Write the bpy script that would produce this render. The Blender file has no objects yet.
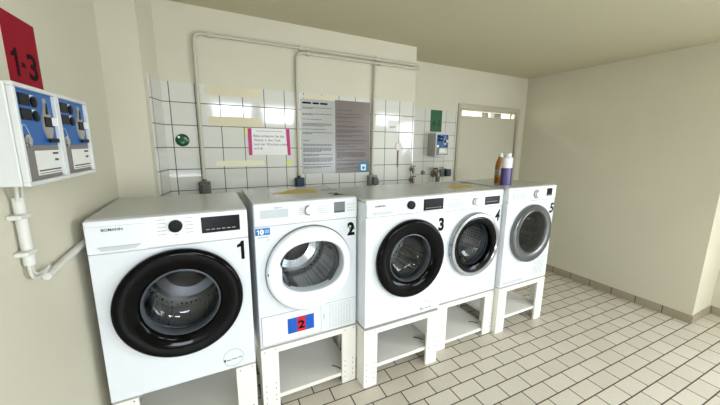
import bpy, bmesh, math, random
from mathutils import Vector, Matrix

random.seed(7)
scene = bpy.context.scene
COL = scene.collection
PI = math.pi

# ------------------------------------------------------------------ camera
cam_d = bpy.data.cameras.new('camera')
cam_d.sensor_width = 36.0
cam_d.lens = 306.43 / 720 * 36
cam_d.shift_x = -4.5 / 720
cam_d.shift_y = -1.27 / 720
cam_d.clip_start = 0.02
cam = bpy.data.objects.new('camera', cam_d)
COL.objects.link(cam)
cam.location = (0.4511, -1.5467, 1.5727)
cam.rotation_euler = (1.3872, -0.0117, -0.4709)
scene.camera = cam

# ------------------------------------------------------------------ world and daylight through the upper windows and added openings
world = bpy.data.worlds.new('world')
scene.world = world
world.use_nodes = True
world.node_tree.nodes['Background'].inputs[0].default_value = (0.80, 0.90, 1.0, 1)
world.node_tree.nodes['Background'].inputs[1].default_value = 1.0


def area(name, loc, rot, sx, sy, power, col):
    l = bpy.data.lights.new(name, 'AREA')
    l.shape = 'RECTANGLE'
    l.size = sx
    l.size_y = sy
    l.energy = power
    l.color = col
    o = bpy.data.objects.new(name, l)
    COL.objects.link(o)
    o.location = loc
    o.rotation_euler = rot
    return o


REAR_Y = -3.0
WINS_AND_ADDED = [(-0.14, 0.42, 0.25, 1.25), (0.58, 1.28, 1.92, 2.36), (1.44, 2.10, 1.88, 2.36), (2.35, 3.35, 0.75, 1.62), (3.95, 4.62, 1.93, 2.36)]  # the low-silled windows are unseen additions that lift the light level
DAY = (0.87, 0.955, 1.07)
for (x0, x1, z0, z1), pw in zip(WINS_AND_ADDED, (36, 28, 28, 25, 18)):
    area('window_and_fill_light', ((x0 + x1) / 2, REAR_Y - 0.14, (z0 + z1) / 2), (PI / 2 - 1.0, 0, 0), x1 - x0, z1 - z0, pw, DAY)  # behind the low windows this is added fill light
area('added_door_light', (4.76, -2.45, 1.12), (0, PI / 2 - 0.35, 0), 2.0, 0.95, 74, DAY)  # added unseen lamp at the side, brightens walls and floor
area('corridor_lamp', (3.6, 2.0, 2.40), (0, 0, 0), 1.4, 0.4, 160, (1, 0.98, 0.95))

scene.view_settings.view_transform = 'Standard'
scene.view_settings.look = 'None'
scene.view_settings.exposure = 0.2
scene.view_settings.gamma = 1.0
scene.view_settings.use_curve_mapping = False


# ------------------------------------------------------------------ material helpers
def srgb(r, g, b):
    def f(c):
        c /= 255
        return c / 12.92 if c <= 0.04045 else ((c + 0.055) / 1.055) ** 2.4
    return (f(r), f(g), f(b), 1)


def mat(name, rgb, rough=0.5, metal=0.0, coat=0.0, spec=0.5, bump=None, vary=0.0):
    m = bpy.data.materials.new(name)
    m.use_nodes = True
    nt = m.node_tree
    b = nt.nodes['Principled BSDF']
    b.inputs['Base Color'].default_value = srgb(*rgb)
    b.inputs['Roughness'].default_value = rough
    b.inputs['Metallic'].default_value = metal
    b.inputs['Coat Weight'].default_value = coat
    b.inputs['Coat Roughness'].default_value = 0.05
    b.inputs['Specular IOR Level'].default_value = spec
    if bump or vary:
        tc = nt.nodes.new('ShaderNodeTexCoord')
        nz = nt.nodes.new('ShaderNodeTexNoise')
        nt.links.new(tc.outputs['Object'], nz.inputs['Vector'])
        nz.inputs['Scale'].default_value = bump[0] if bump else 4
        nz.inputs['Detail'].default_value = 6
        if bump:
            bp = nt.nodes.new('ShaderNodeBump')
            bp.inputs['Strength'].default_value = bump[1]
            bp.inputs['Distance'].default_value = 0.002
            nt.links.new(nz.outputs['Fac'], bp.inputs['Height'])
            nt.links.new(bp.outputs['Normal'], b.inputs['Normal'])
        if vary:
            n2 = nt.nodes.new('ShaderNodeTexNoise')
            n2.inputs['Scale'].default_value = 2.5
            n2.inputs['Detail'].default_value = 5
            nt.links.new(tc.outputs['Object'], n2.inputs['Vector'])
            hs = nt.nodes.new('ShaderNodeHueSaturation')
            hs.inputs['Color'].default_value = srgb(*rgb)
            mr = nt.nodes.new('ShaderNodeMapRange')
            mr.inputs[1].default_value = 0.3
            mr.inputs[2].default_value = 0.7
            mr.inputs[3].default_value = 1 - vary
            mr.inputs[4].default_value = 1 + vary
            nt.links.new(n2.outputs['Fac'], mr.inputs[0])
            nt.links.new(mr.outputs[0], hs.inputs['Value'])
            nt.links.new(hs.outputs['Color'], b.inputs['Base Color'])
    return m


def tile_mat(name, axis_u, off_u, off_v, w, h, mortar, c1, c2, cm, rough, rot=0.0, offset=0.0, bump=0.25, noise=0.0):
    """square-cut tiles: brick texture laid out in metres on the surface's own object coordinates"""
    m = bpy.data.materials.new(name)
    m.use_nodes = True
    nt = m.node_tree
    N, Lk = nt.nodes.new, nt.links.new
    b = nt.nodes['Principled BSDF']
    tc = N('ShaderNodeTexCoord')
    sp = N('ShaderNodeSeparateXYZ')
    Lk(tc.outputs['Object'], sp.inputs[0])
    U, V = {'xz': ('X', 'Z'), 'yz': ('Y', 'Z'), 'xy': ('X', 'Y')}[axis_u]

    def lin(a, ca, c, cc, k):
        p = N('ShaderNodeMath'); p.operation = 'MULTIPLY'; Lk(sp.outputs[a], p.inputs[0]); p.inputs[1].default_value = ca
        q = N('ShaderNodeMath'); q.operation = 'MULTIPLY_ADD'; Lk(sp.outputs[c], q.inputs[0]); q.inputs[1].default_value = cc
        Lk(p.outputs[0], q.inputs[2])
        r = N('ShaderNodeMath'); r.operation = 'ADD'; Lk(q.outputs[0], r.inputs[0]); r.inputs[1].default_value = k
        return r
    u = lin(U, 1.0, V, -rot, off_u)
    v = lin(V, 1.0, U, rot, off_v)
    cb = N('ShaderNodeCombineXYZ')
    Lk(u.outputs[0], cb.inputs[0]); Lk(v.outputs[0], cb.inputs[1])
    br = N('ShaderNodeTexBrick')
    br.offset = offset
    br.squash = 1.0
    Lk(cb.outputs[0], br.inputs['Vector'])
    br.inputs['Scale'].default_value = 1.0
    br.inputs['Brick Width'].default_value = w
    br.inputs['Row Height'].default_value = h
    br.inputs['Mortar Size'].default_value = mortar
    br.inputs['Mortar Smooth'].default_value = 0.15
    br.inputs['Bias'].default_value = 0.0
    br.inputs['Color1'].default_value = srgb(*c1)
    br.inputs['Color2'].default_value = srgb(*c2)
    br.inputs['Mortar'].default_value = srgb(*cm)
    col = br.outputs['Color']
    if noise:
        nz = N('ShaderNodeTexNoise'); nz.inputs['Scale'].default_value = 55; nz.inputs['Detail'].default_value = 8
        Lk(tc.outputs['Object'], nz.inputs['Vector'])
        n2 = N('ShaderNodeTexNoise'); n2.inputs['Scale'].default_value = 1.6; n2.inputs['Detail'].default_value = 4
        Lk(tc.outputs['Object'], n2.inputs['Vector'])
        ad = N('ShaderNodeMath'); ad.operation = 'ADD'; Lk(nz.outputs['Fac'], ad.inputs[0]); Lk(n2.outputs['Fac'], ad.inputs[1])
        mr = N('ShaderNodeMapRange'); mr.inputs[1].default_value = 0.6; mr.inputs[2].default_value = 1.4
        mr.inputs[3].default_value = 1 - noise; mr.inputs[4].default_value = 1 + noise
        Lk(ad.outputs[0], mr.inputs[0])
        hs = N('ShaderNodeHueSaturation'); Lk(col, hs.inputs['Color']); Lk(mr.outputs[0], hs.inputs['Value'])
        col = hs.outputs['Color']
    Lk(col, b.inputs['Base Color'])
    rr = N('ShaderNodeMapRange'); Lk(br.outputs['Fac'], rr.inputs[0]); rr.inputs[3].default_value = rough; rr.inputs[4].default_value = 0.8
    Lk(rr.outputs[0], b.inputs['Roughness'])
    iv = N('ShaderNodeMath'); iv.operation = 'SUBTRACT'; iv.inputs[0].default_value = 1.0; Lk(br.outputs['Fac'], iv.inputs[1])
    bp = N('ShaderNodeBump'); bp.inputs['Strength'].default_value = bump; bp.inputs['Distance'].default_value = 0.002
    Lk(iv.outputs[0], bp.inputs['Height']); Lk(bp.outputs['Normal'], b.inputs['Normal'])
    return m


def glass_mat(name, tint, base=0.0, rough=0.02):
    m = bpy.data.materials.new(name)
    m.use_nodes = True
    nt = m.node_tree
    nt.nodes.clear()
    N, Lk = nt.nodes.new, nt.links.new
    out = N('ShaderNodeOutputMaterial')
    tr = N('ShaderNodeBsdfTransparent'); tr.inputs[0].default_value = (*tint, 1)
    gl = N('ShaderNodeBsdfGlossy'); gl.inputs['Roughness'].default_value = rough
    lw = N('ShaderNodeLayerWeight'); lw.inputs[0].default_value = 0.5
    pw = N('ShaderNodeMath'); pw.operation = 'POWER'; Lk(lw.outputs['Facing'], pw.inputs[0]); pw.inputs[1].default_value = 5.0
    ad = N('ShaderNodeMath'); ad.operation = 'MULTIPLY_ADD'; Lk(pw.outputs[0], ad.inputs[0]); ad.inputs[1].default_value = 0.95; ad.inputs[2].default_value = 0.045 + base
    mx = N('ShaderNodeMixShader'); Lk(ad.outputs[0], mx.inputs[0]); Lk(tr.outputs[0], mx.inputs[1]); Lk(gl.outputs[0], mx.inputs[2])
    Lk(mx.outputs[0], out.inputs[0])
    return m


def drum_mat(name):
    m = bpy.data.materials.new(name)
    m.use_nodes = True
    nt = m.node_tree
    N, Lk = nt.nodes.new, nt.links.new
    b = nt.nodes['Principled BSDF']
    b.inputs['Metallic'].default_value = 1.0
    b.inputs['Roughness'].default_value = 0.28
    tc = N('ShaderNodeTexCoord')
    vo = N('ShaderNodeTexVoronoi'); vo.inputs['Scale'].default_value = 42; vo.inputs['Randomness'].default_value = 0.15
    Lk(tc.outputs['Object'], vo.inputs['Vector'])
    cr = N('ShaderNodeValToRGB')
    cr.color_ramp.elements[0].position = 0.22; cr.color_ramp.elements[0].color = (0.02, 0.02, 0.02, 1)
    cr.color_ramp.elements[1].position = 0.30; cr.color_ramp.elements[1].color = (0.62, 0.62, 0.62, 1)
    Lk(vo.outputs['Distance'], cr.inputs[0]); Lk(cr.outputs[0], b.inputs['Base Color'])
    bp = N('ShaderNodeBump'); bp.inputs['Strength'].default_value = 0.6; bp.inputs['Distance'].default_value = 0.004
    Lk(vo.outputs['Distance'], bp.inputs['Height']); Lk(bp.outputs['Normal'], b.inputs['Normal'])
    return m


M = {}
M['wall'] = mat('cream_wall_paint', (208, 203, 183), 0.75, bump=(60, 0.12), vary=0.02)
M['ceiling'] = mat('ceiling_paint', (196, 190, 163), 0.8, bump=(40, 0.1))
M['floor'] = tile_mat('beige_floor_tiles', 'xy', -1.668 + 4.1 * 2, 0.084 + 44 * 0.11, 0.205, 0.11, 0.0042,
                      (208, 200, 184), (199, 191, 174), (70, 62, 50), 0.38, rot=0.026, offset=0.5, noise=0.08)
M['tile'] = tile_mat('white_wall_tiles', 'xz', -0.262 + 10 * 0.148, -0.0706, 0.148, 0.1467, 0.0030,
                     (216, 215, 206), (212, 211, 202), (92, 88, 80), 0.07)
M['tile_far'] = tile_mat('white_wall_tiles_far', 'xz', -2.614 + 20 * 0.148, -0.0706, 0.148, 0.1467, 0.0024,
                         (214, 213, 203), (210, 209, 199), (120, 114, 102), 0.10)
M['tile_side'] = tile_mat('white_wall_tiles_side', 'yz', -0.73 + 10 * 0.148, -0.0706, 0.148, 0.1467, 0.0030,
                          (214, 212, 202), (210, 208, 198), (92, 88, 80), 0.12)
M['skirt'] = mat('skirting_tile', (158, 148, 126), 0.45, vary=0.06)
M['grout'] = mat('skirting_grout', (70, 62, 50), 0.8)
M['enamel'] = mat('white_enamel', (225, 229, 233), 0.28, coat=0.3)
M['plastic'] = mat('white_plastic', (231, 234, 237), 0.32, coat=0.15)
M['lid'] = mat('worktop_reflection_grey', (188, 190, 186), 0.22, vary=0.02)  # white worktops greyed, the walls' reflection put into the colour
M['line'] = mat('panel_gap', (150, 152, 152), 0.6)
M['vent'] = mat('vent_slot_grey', (196, 199, 202), 0.6)
M['mark'] = mat('printed_grey', (150, 154, 158), 0.6)
M['ink'] = mat('printed_dark', (62, 62, 64), 0.6)
M['black'] = mat('black_gloss', (4, 4, 5), 0.07, spec=0.13)
M['screen'] = mat('display_black', (8, 8, 10), 0.3, spec=0.2)
M['blackm'] = mat('black_matt', (14, 14, 15), 0.45, spec=0.2)
M['numblack'] = mat('black_sticker', (10, 10, 11), 0.55, spec=0.12)
M['silver'] = mat('silver_plastic', (158, 161, 164), 0.2, metal=0.75)
M['steelring'] = mat('grey_metal_ring', (116, 118, 120), 0.28, metal=0.75)
M['chrome'] = mat('chrome', (205, 206, 206), 0.08, metal=1.0)
M['drum'] = drum_mat('perforated_drum')
M['steel'] = mat('drum_steel', (186, 186, 186), 0.22, metal=1.0)
M['steel_dark'] = mat('drum_back_steel', (96, 97, 99), 0.35, metal=1.0)
M['rubber'] = mat('grey_rubber', (78, 84, 90), 0.4)
M['glass'] = glass_mat('door_glass', (0.90, 0.94, 0.97))
M['glass_dark'] = glass_mat('door_glass_tinted', (0.48, 0.51, 0.53))
M['pane'] = glass_mat('window_pane', (0.96, 0.98, 0.98), 0.02)
M['board'] = mat('white_coated_board', (240, 237, 228), 0.45, vary=0.02)
M['screw'] = mat('screw_head', (84, 80, 72), 0.4, metal=0.6)
M['pipe'] = mat('painted_pipe', (192, 188, 170), 0.55)
M['grip'] = mat('drawer_grip_grey', (198, 203, 207), 0.4)
M['conduit'] = mat('grey_conduit', (214, 213, 205), 0.5)
M['socket'] = mat('grey_socket', (92, 92, 88), 0.5)
M['socketl'] = mat('light_grey_socket', (138, 138, 134), 0.5)
M['navy'] = mat('navy_plastic', (22, 44, 62), 0.4)
M['brass'] = mat('dull_tap_metal', (128, 122, 110), 0.3, metal=0.85)
M['paper'] = mat('white_paper', (232, 230, 226), 0.55)
M['gpaper'] = mat('laminated_grey_paper', (172, 173, 168), 0.22)
M['mpaper'] = mat('laminated_mauve_paper', (120, 108, 104), 0.22)
M['pink'] = mat('magenta_tape', (188, 24, 112), 0.5)
M['yellow'] = mat('yellow_note', (226, 222, 92), 0.6)
M['paleyellow'] = mat('pale_yellow_tape', (226, 221, 186), 0.4)
M['residue'] = mat('adhesive_residue', (214, 205, 174), 0.5, vary=0.1)
M['residue_y'] = mat('yellow_glue_residue', (206, 184, 106), 0.6, vary=0.14)
M['rust'] = mat('brown_drip', (120, 84, 44), 0.6)
M['greend'] = mat('green_enamel', (0, 76, 38), 0.2)
M['greens'] = mat('green_sign_board', (0, 86, 38), 0.45)
M['greeni'] = mat('dark_green_print', (6, 36, 18), 0.5)
M['redsign'] = mat('red_sign_board', (146, 10, 34), 0.7, spec=0.2)
M['redi'] = mat('dark_red_print', (34, 12, 14), 0.7, spec=0.1)
M['teal'] = mat('teal_sticker', (22, 118, 150), 0.45)
M['greenp'] = mat('green_print', (92, 140, 96), 0.5)
M['blue'] = mat('blue_panel', (18, 90, 160), 0.4)
M['bluel'] = mat('blue_sticker', (0, 88, 186), 0.5)
M['blue10'] = mat('blue_badge', (14, 96, 166), 0.5)
M['blue10l'] = mat('light_blue_badge', (120, 176, 222), 0.4)
M['redl'] = mat('red_sticker', (198, 8, 50), 0.5)
M['gpanel'] = mat('brushed_grey_panel', (122, 116, 112), 0.45)
M['boxcase'] = mat('light_grey_case', (212, 214, 212), 0.4)
M['boxcase2'] = mat('grey_metal_case', (168, 168, 162), 0.4)
M['lens'] = mat('silver_plate', (170, 166, 158), 0.35, metal=0.4)
M['dispg'] = mat('grey_display', (120, 124, 126), 0.15)
M['orange'] = mat('amber_bottle', (150, 96, 22), 0.25, coat=0.3)
M['label'] = mat('bottle_label', (150, 140, 128), 0.5)
M['purple'] = mat('purple_sleeve', (58, 42, 104), 0.3, coat=0.1)
M['bottlew'] = mat('white_bottle', (216, 214, 216), 0.3, coat=0.2)
M['door'] = mat('cream_door', (192, 187, 168), 0.5)
M['frame'] = mat('cream_door_frame', (186, 181, 162), 0.45)
M['corr'] = mat('corridor_white', (238, 238, 234), 0.7)
M['dark'] = mat('dark_frame', (70, 68, 64), 0.5)
M['cable'] = mat('light_cable', (206, 204, 194), 0.45)
M['whitetxt'] = mat('white_print', (240, 244, 248), 0.5)


# ------------------------------------------------------------------ mesh helpers
def link(name, bm, material, parent=None, smooth=False, bevel=0.0, loc=None, seg=2, recalc=True):
    if recalc:
        bmesh.ops.recalc_face_normals(bm, faces=bm.faces)
    me = bpy.data.meshes.new(name)
    bm.to_mesh(me)
    bm.free()
    for mt in (material if isinstance(material, (list, tuple)) else [material]):
        me.materials.append(mt)
    o = bpy.data.objects.new(name, me)
    COL.objects.link(o)
    if parent:
        o.parent = parent
    if loc:
        o.location = loc
    if smooth:
        for p in me.polygons:
            p.use_smooth = True
        me.set_sharp_from_angle(angle=math.radians(40))
    if bevel:
        b = o.modifiers.new('bevel', 'BEVEL')
        b.width = bevel
        b.segments = seg
        b.limit_method = 'ANGLE'
        b.angle_limit = math.radians(40)
        b.harden_normals = False
    return o


def box(bm, x0, x1, y0, y1, z0, z1, mi=0):
    v = [bm.verts.new(p) for p in ((x0, y0, z0), (x1, y0, z0), (x1, y1, z0), (x0, y1, z0), (x0, y0, z1), (x1, y0, z1), (x1, y1, z1), (x0, y1, z1))]
    for f in ((3, 2, 1, 0), (4, 5, 6, 7), (0, 1, 5, 4), (1, 2, 6, 5), (2, 3, 7, 6), (3, 0, 4, 7)):
        fc = bm.faces.new([v[i] for i in f])
        fc.material_index = mi
    return v


def boxes(*bs):
    bm = bmesh.new()
    for b in bs:
        box(bm, *b)
    return bm


def prism(bm, pts, y0, y1, plane='xz'):
    """extrude a 2-D outline; plane xz -> along y, xy -> along z, yz -> along x"""
    def P(a, b, t):
        return {'xz': (a, t, b), 'xy': (a, b, t), 'yz': (t, a, b)}[plane]
    A = [bm.verts.new(P(a, b, y0)) for a, b in pts]
    B = [bm.verts.new(P(a, b, y1)) for a, b in pts]
    bm.faces.new(A)
    bm.faces.new(B[::-1])
    n = len(pts)
    for i in range(n):
        bm.faces.new((A[i], B[i], B[(i + 1) % n], A[(i + 1) % n]))


def loft(bm, rings, close=True, cap0=False, cap1=False):
    R = [[bm.verts.new(p) for p in r] for r in rings]
    n = len(R[0])
    for a, b in zip(R, R[1:]):
        for i in range(n if close else n - 1):
            bm.faces.new((a[i], a[(i + 1) % n], b[(i + 1) % n], b[i]))
    if cap0:
        bm.faces.new(R[0])
    if cap1:
        bm.faces.new(R[-1][::-1])
    return R


def circ(cx, cz, r, y, n=64):
    return [(cx + r * math.cos(2 * PI * i / n), y, cz + r * math.sin(2 * PI * i / n)) for i in range(n)]


def lathe_y(bm, cx, cz, prof, n=64, cap0=False, cap1=False):
    loft(bm, [circ(cx, cz, r, y, n) for r, y in prof], True, cap0, cap1)


def lathe_z(bm, prof, n=32, cx=0, cy=0):
    loft(bm, [[(cx + r * math.cos(2 * PI * i / n), cy + r * math.sin(2 * PI * i / n), z) for i in range(n)] for r, z in prof], True, True, True)


def tube(bm, pts, r, n=12, cap=True):
    pts = [Vector(p) for p in pts]
    rings = []
    up = None
    for i, p in enumerate(pts):
        d = ((pts[i + 1] - p) if i + 1 < len(pts) else (p - pts[i - 1])).normalized()
        if 0 < i < len(pts) - 1:
            d = ((p - pts[i - 1]).normalized() + (pts[i + 1] - p).normalized()).normalized()
        if up is None:
            up = Vector((0, 0, 1)) if abs(d.z) < 0.9 else Vector((0, 1, 0))
        a = d.cross(up).normalized()
        up = a.cross(d).normalized()
        rings.append([tuple(p + r * (math.cos(2 * PI * k / n) * a + math.sin(2 * PI * k / n) * up)) for k in range(n)])
    loft(bm, rings, True, cap, cap)


def rounded_path(pts, r, k=5):
    pts = [Vector(p) for p in pts]
    out = [pts[0]]
    for i in range(1, len(pts) - 1):
        a, b, c = pts[i - 1], pts[i], pts[i + 1]
        p = b + (a - b).normalized() * r
        q = b + (c - b).normalized() * r
        for j in range(k + 1):
            t = j / k
            out.append((1 - t) ** 2 * p + 2 * t * (1 - t) * b + t * t * q)
    out.append(pts[-1])
    return out


def empty(name, label=None, cat=None, loc=(0, 0, 0), rotz=0.0, group=None, kind=None):
    o = bpy.data.objects.new(name, None)
    o.empty_display_size = 0.05
    COL.objects.link(o)
    o.location = loc
    o.rotation_euler = (0, 0, rotz)
    return tag(o, label, cat, group, kind)


def tag(o, label=None, cat=None, group=None, kind=None):
    if label: o['label'] = label
    if cat: o['category'] = cat
    if group: o['group'] = group
    if kind: o['kind'] = kind
    return o


def struct(o):
    o['kind'] = 'structure'
    return o


def text_bm(s, bold=0.0, depth=0.001, spacing=1.0):
    """letters as a mesh in the xy plane, returned as a bmesh with its bounds"""
    c = bpy.data.curves.new('letters', 'FONT')
    c.body = s
    c.extrude = depth
    c.offset = bold
    c.space_character = spacing
    c.align_x = 'LEFT'
    o = bpy.data.objects.new('letters', c)
    COL.objects.link(o)
    bpy.context.view_layer.update()
    me = bpy.data.meshes.new_from_object(o.evaluated_get(bpy.context.evaluated_depsgraph_get()))
    bpy.data.objects.remove(o)
    bpy.data.curves.remove(c)
    bm = bmesh.new()
    bm.from_mesh(me)
    bpy.data.meshes.remove(me)
    return bm


def lettering(name, s, material, parent, place, x0, x1, z0, z1, bold=0.0, t=0.0008, slant=0.0, spacing=1.0):
    """fit letters into the rectangle (x0..x1, z0..z1); place(u, v, w) turns them into the parent's frame"""
    bm = text_bm(s, bold, 0.001, spacing)
    xs = [v.co.x for v in bm.verts]; ys = [v.co.y for v in bm.verts]
    ax, bx, ay, by = min(xs), max(xs), min(ys), max(ys)
    for v in bm.verts:
        fu = (v.co.x - ax) / (bx - ax)
        fv = (v.co.y - ay) / (by - ay)
        u = x0 + (x1 - x0) * fu + slant * (z1 - z0) * fv
        w = z0 + (z1 - z0) * fv
        d = t if v.co.z > 0 else 0.0
        v.co = place(u, w, d)
    return link(name, bm, material, parent)


# ------------------------------------------------------------------ the room
ZC = 2.436
W1, W2 = 0.88, 1.25


def left_x(y):
    return -0.0155 + 0.05 * (y - 0.65)


bm = bmesh.new()
box(bm, -0.45, 5.2, REAR_Y - 0.2, 3.0, -0.08, 0.0)
struct(link('floor', bm, M['floor']))
bm = bmesh.new()
box(bm, -0.45, 5.2, REAR_Y - 0.2, 3.0, ZC, ZC + 0.08)
struct(link('ceiling', bm, M['ceiling']))

bm = bmesh.new()
prism(bm, [(left_x(REAR_Y) - 0.12, REAR_Y), (left_x(REAR_Y), REAR_Y), (left_x(1.0), 1.0), (left_x(1.0) - 0.12, 1.0)], 0, ZC, 'xy')
struct(link('wall_left', bm, M['wall']))

bm = bmesh.new()          # pillar in the back left corner
prism(bm, [(left_x(0.65), 0.65), (0.163, 0.65), (0.215, W1), (0.215, 1.0), (left_x(1.0), 1.0)], 0, ZC, 'xy')
struct(link('wall_pillar', bm, M['wall']))

XE = 2.204
bm = boxes((0.215, XE, W1, W2 + 0.12, 0, ZC))
struct(link('wall_back_left', bm, M['wall']))
bm = boxes((0.2155, XE - 0.001, W1 - 0.004, W1, 0, 1.958))
struct(link('wall_tiling_left', bm, M['tile']))
bm = bmesh.new()
ys0, ys1 = 0.705, W1 - 0.004
sx = lambda y: 0.163 + (0.215 - 0.163) * (y - 0.65) / (W1 - 0.65)
prism(bm, [(sx(ys0), ys0), (sx(ys0) + 0.005, ys0), (sx(ys1) + 0.005, ys1), (sx(ys1), ys1)], 0, 1.958, 'xy')
struct(link('wall_tiling_side', bm, M['tile_side']))

XR, YEND = 4.27, -0.637
DX0, DX1, DZ = 3.125, 4.10, 1.995
bm = boxes((XE, DX0, W2, W2 + 0.12, 0, ZC), (DX1, XR + 0.3, W2, W2 + 0.12, 0, ZC), (DX0, DX1, W2, W2 + 0.12, DZ, ZC))
struct(link('wall_back_right', bm, M['wall']))
bm = boxes((XE, 3.072, W2 - 0.004, W2, 0, 1.958))
struct(link('wall_tiling_right', bm, M['tile_far']))
XA = 4.70
bm = bmesh.new()
prism(bm, [(XR, W2), (XR, YEND), (XA, YEND), (XA, -1.95), (XA + 0.14, -1.95), (XA + 0.14, W2)], 0, ZC, 'xy')
box(bm, XA, XA + 0.14, REAR_Y, -2.92, 0, ZC)
box(bm, XA, XA + 0.14, -2.92, -1.95, 2.12, ZC)
box(bm, XA, XA + 0.14, -2.92, -1.95, 0, 0.12)
struct(link('wall_right', bm, M['wall']))

# rear wall behind the camera, with its upper windows and low ones added for fill light
wb = [(-0.45, WINS_AND_ADDED[0][0], 0, ZC), (WINS_AND_ADDED[0][1], WINS_AND_ADDED[1][0], 0, ZC), (WINS_AND_ADDED[1][1], WINS_AND_ADDED[2][0], 0, ZC), (WINS_AND_ADDED[2][1], WINS_AND_ADDED[3][0], 0, ZC), (WINS_AND_ADDED[3][1], WINS_AND_ADDED[4][0], 0, ZC), (WINS_AND_ADDED[4][1], XA + 0.14, 0, ZC)]
for x0, x1, z0, z1 in WINS_AND_ADDED:
    wb += [(x0, x1, 0, z0), (x0, x1, z1, ZC)]
struct(link('wall_rear', boxes(*[(x0, x1, REAR_Y - 0.12, REAR_Y, z0, z1) for x0, x1, z0, z1 in wb]), M['wall']))
for i, (x0, x1, z0, z1) in enumerate(WINS_AND_ADDED):  # frames for the upper windows and the added low ones
    f = 0.04
    struct(link('window_%d' % (i + 1), boxes((x0, x0 + f, REAR_Y - 0.09, REAR_Y - 0.03, z0, z1), (x1 - f, x1, REAR_Y - 0.09, REAR_Y - 0.03, z0, z1),
           (x0 + f, x1 - f, REAR_Y - 0.09, REAR_Y - 0.03, z0, z0 + f), (x0 + f, x1 - f, REAR_Y - 0.09, REAR_Y - 0.03, z1 - f, z1)), M['frame']))

struct(link('added_side_door', boxes((XA + 0.01, XA + 0.045, -2.92, -2.86, 0.12, 2.12), (XA + 0.01, XA + 0.045, -2.01, -1.95, 0.12, 2.12), (XA + 0.01, XA + 0.045, -2.86, -2.01, 2.06, 2.12), (XA + 0.01, XA + 0.045, -2.86, -2.01, 0.12, 0.18)), M['frame']))  # unseen door frame, added around the side fill light

# tiled skirting along the right wall and round its corner
SK = 0.079


def skirting(name, segs):
    bm = bmesh.new()
    for b in segs:
        box(bm, *b)
    n = len(bm.faces)
    return struct(link(name, bm, M['skirt'], bevel=0.002))


segs = []
y = YEND - 0.010
k = 0
while y < W2 - 0.02:
    y1 = min(y + 0.2122, W2)
    segs.append((XR - 0.010, XR, y + (0.0035 if k else 0), y1 - 0.0035, 0, SK))
    y = y1
    k += 1
skirting('baseboard_right', segs)
skirting('baseboard_corner', [(XR, XR + 0.205, YEND - 0.010, YEND, 0, SK), (XR + 0.212, XA, YEND - 0.010, YEND, 0, SK)])
segs = []
y = YEND - 0.010
while y > REAR_Y + 0.05:
    y1 = max(y - 0.2122, REAR_Y)
    segs.append((XA - 0.010, XA, y1 + 0.0035, y - 0.0035, 0, SK))
    y = y1
skirting('baseboard_alcove', segs)
struct(link('trim_grout', boxes((XR - 0.007, XR, YEND - 0.007, W2, 0, SK - 0.001), (XR, XA, YEND - 0.007, YEND, 0, SK - 0.001), (XA - 0.007, XA, REAR_Y, YEND, 0, SK - 0.001)), M['grout']))

# door in the far back wall, with a slit of glass over the leaf
door = struct(empty('door_1', loc=(DX0, W2, 0)))
link('frame', boxes((-0.042, 0, -0.022, 0.10, 0, DZ + 0.055), (DX1 - DX0, DX1 - DX0 + 0.042, -0.022, 0.10, 0, DZ + 0.055), (0, DX1 - DX0, -0.022, 0.10, DZ, DZ + 0.055),
     (-0.028, 0.0, -0.028, -0.022, 0, DZ + 0.04), (DX1 - DX0, DX1 - DX0 + 0.028, -0.028, -0.022, 0, DZ + 0.04), (0, DX1 - DX0, -0.028, -0.022, DZ, DZ + 0.04)), M['frame'], door, bevel=0.003)
link('leaf', boxes((0.004, DX1 - DX0 - 0.004, 0.0, 0.045, 0.006, 1.921)), M['door'], door, bevel=0.004)
link('transom_frame', boxes((0, DX1 - DX0, 0.0, 0.05, DZ - 0.016, DZ), (0, 0.03, 0, 0.05, 1.921, DZ - 0.016), (DX1 - DX0 - 0.03, DX1 - DX0, 0, 0.05, 1.921, DZ - 0.016)), M['frame'], door, bevel=0.002)
link('transom_pane', boxes((0.03, DX1 - DX0 - 0.03, 0.025, 0.029, 1.921, DZ - 0.016)), M['pane'], door)
# the corridor seen through the slit
struct(link('wall_corridor', boxes((2.6, 5.0, 2.7, 2.8, 0, ZC), (2.5, 2.6, W2 + 0.12, 2.8, 0, ZC), (5.0, 5.1, W2 + 0.12, 2.8, 0, ZC)), M['corr']))
struct(link('trim_corridor', boxes((4.18, 4.32, 1.9, 1.98, 0, ZC), (4.44, 4.60, 1.9, 1.98, 0, ZC), (3.30, 3.40, 1.6, 1.68, 1.98, 2.05)), M['dark']))


# ------------------------------------------------------------------ machines
def poly_ring(cx, cz, fr, y, n=64):
    out = []
    for i in range(n):
        a = 2 * PI * i / n
        r = fr(a)
        out.append((cx + r * math.cos(a), y, cz + r * math.sin(a)))
    return out


def panel_with_hole(bm, x0, x1, z0, z1, cx, cz, r, y0, y1, n=64):
    """a slab from y0 to y1 with a round hole"""
    def outer(i):
        a = 2 * PI * i / n
        c, s = math.cos(a), math.sin(a)
        t = 1e9
        if c > 1e-9: t = min(t, (x1 - cx) / c)
        if c < -1e-9: t = min(t, (x0 - cx) / c)
        if s > 1e-9: t = min(t, (z1 - cz) / s)
        if s < -1e-9: t = min(t, (z0 - cz) / s)
        return (cx + c * t, cz + s * t)
    out = [outer(i) for i in range(n)]
    for cxz in ((x0, z0), (x1, z0), (x1, z1), (x0, z1)):       # snap the nearest ray to each corner
        i = min(range(n), key=lambda j: (out[j][0] - cxz[0]) ** 2 + (out[j][1] - cxz[1]) ** 2)
        out[i] = cxz
    rings = [[(p[0], y1, p[1]) for p in out], [(p[0], y0, p[1]) for p in out], circ(cx, cz, r, y0, n), circ(cx, cz, r, y1, n)]
    loft(bm, rings)


def front(u, v, d):
    return (u, -d, v)


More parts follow.
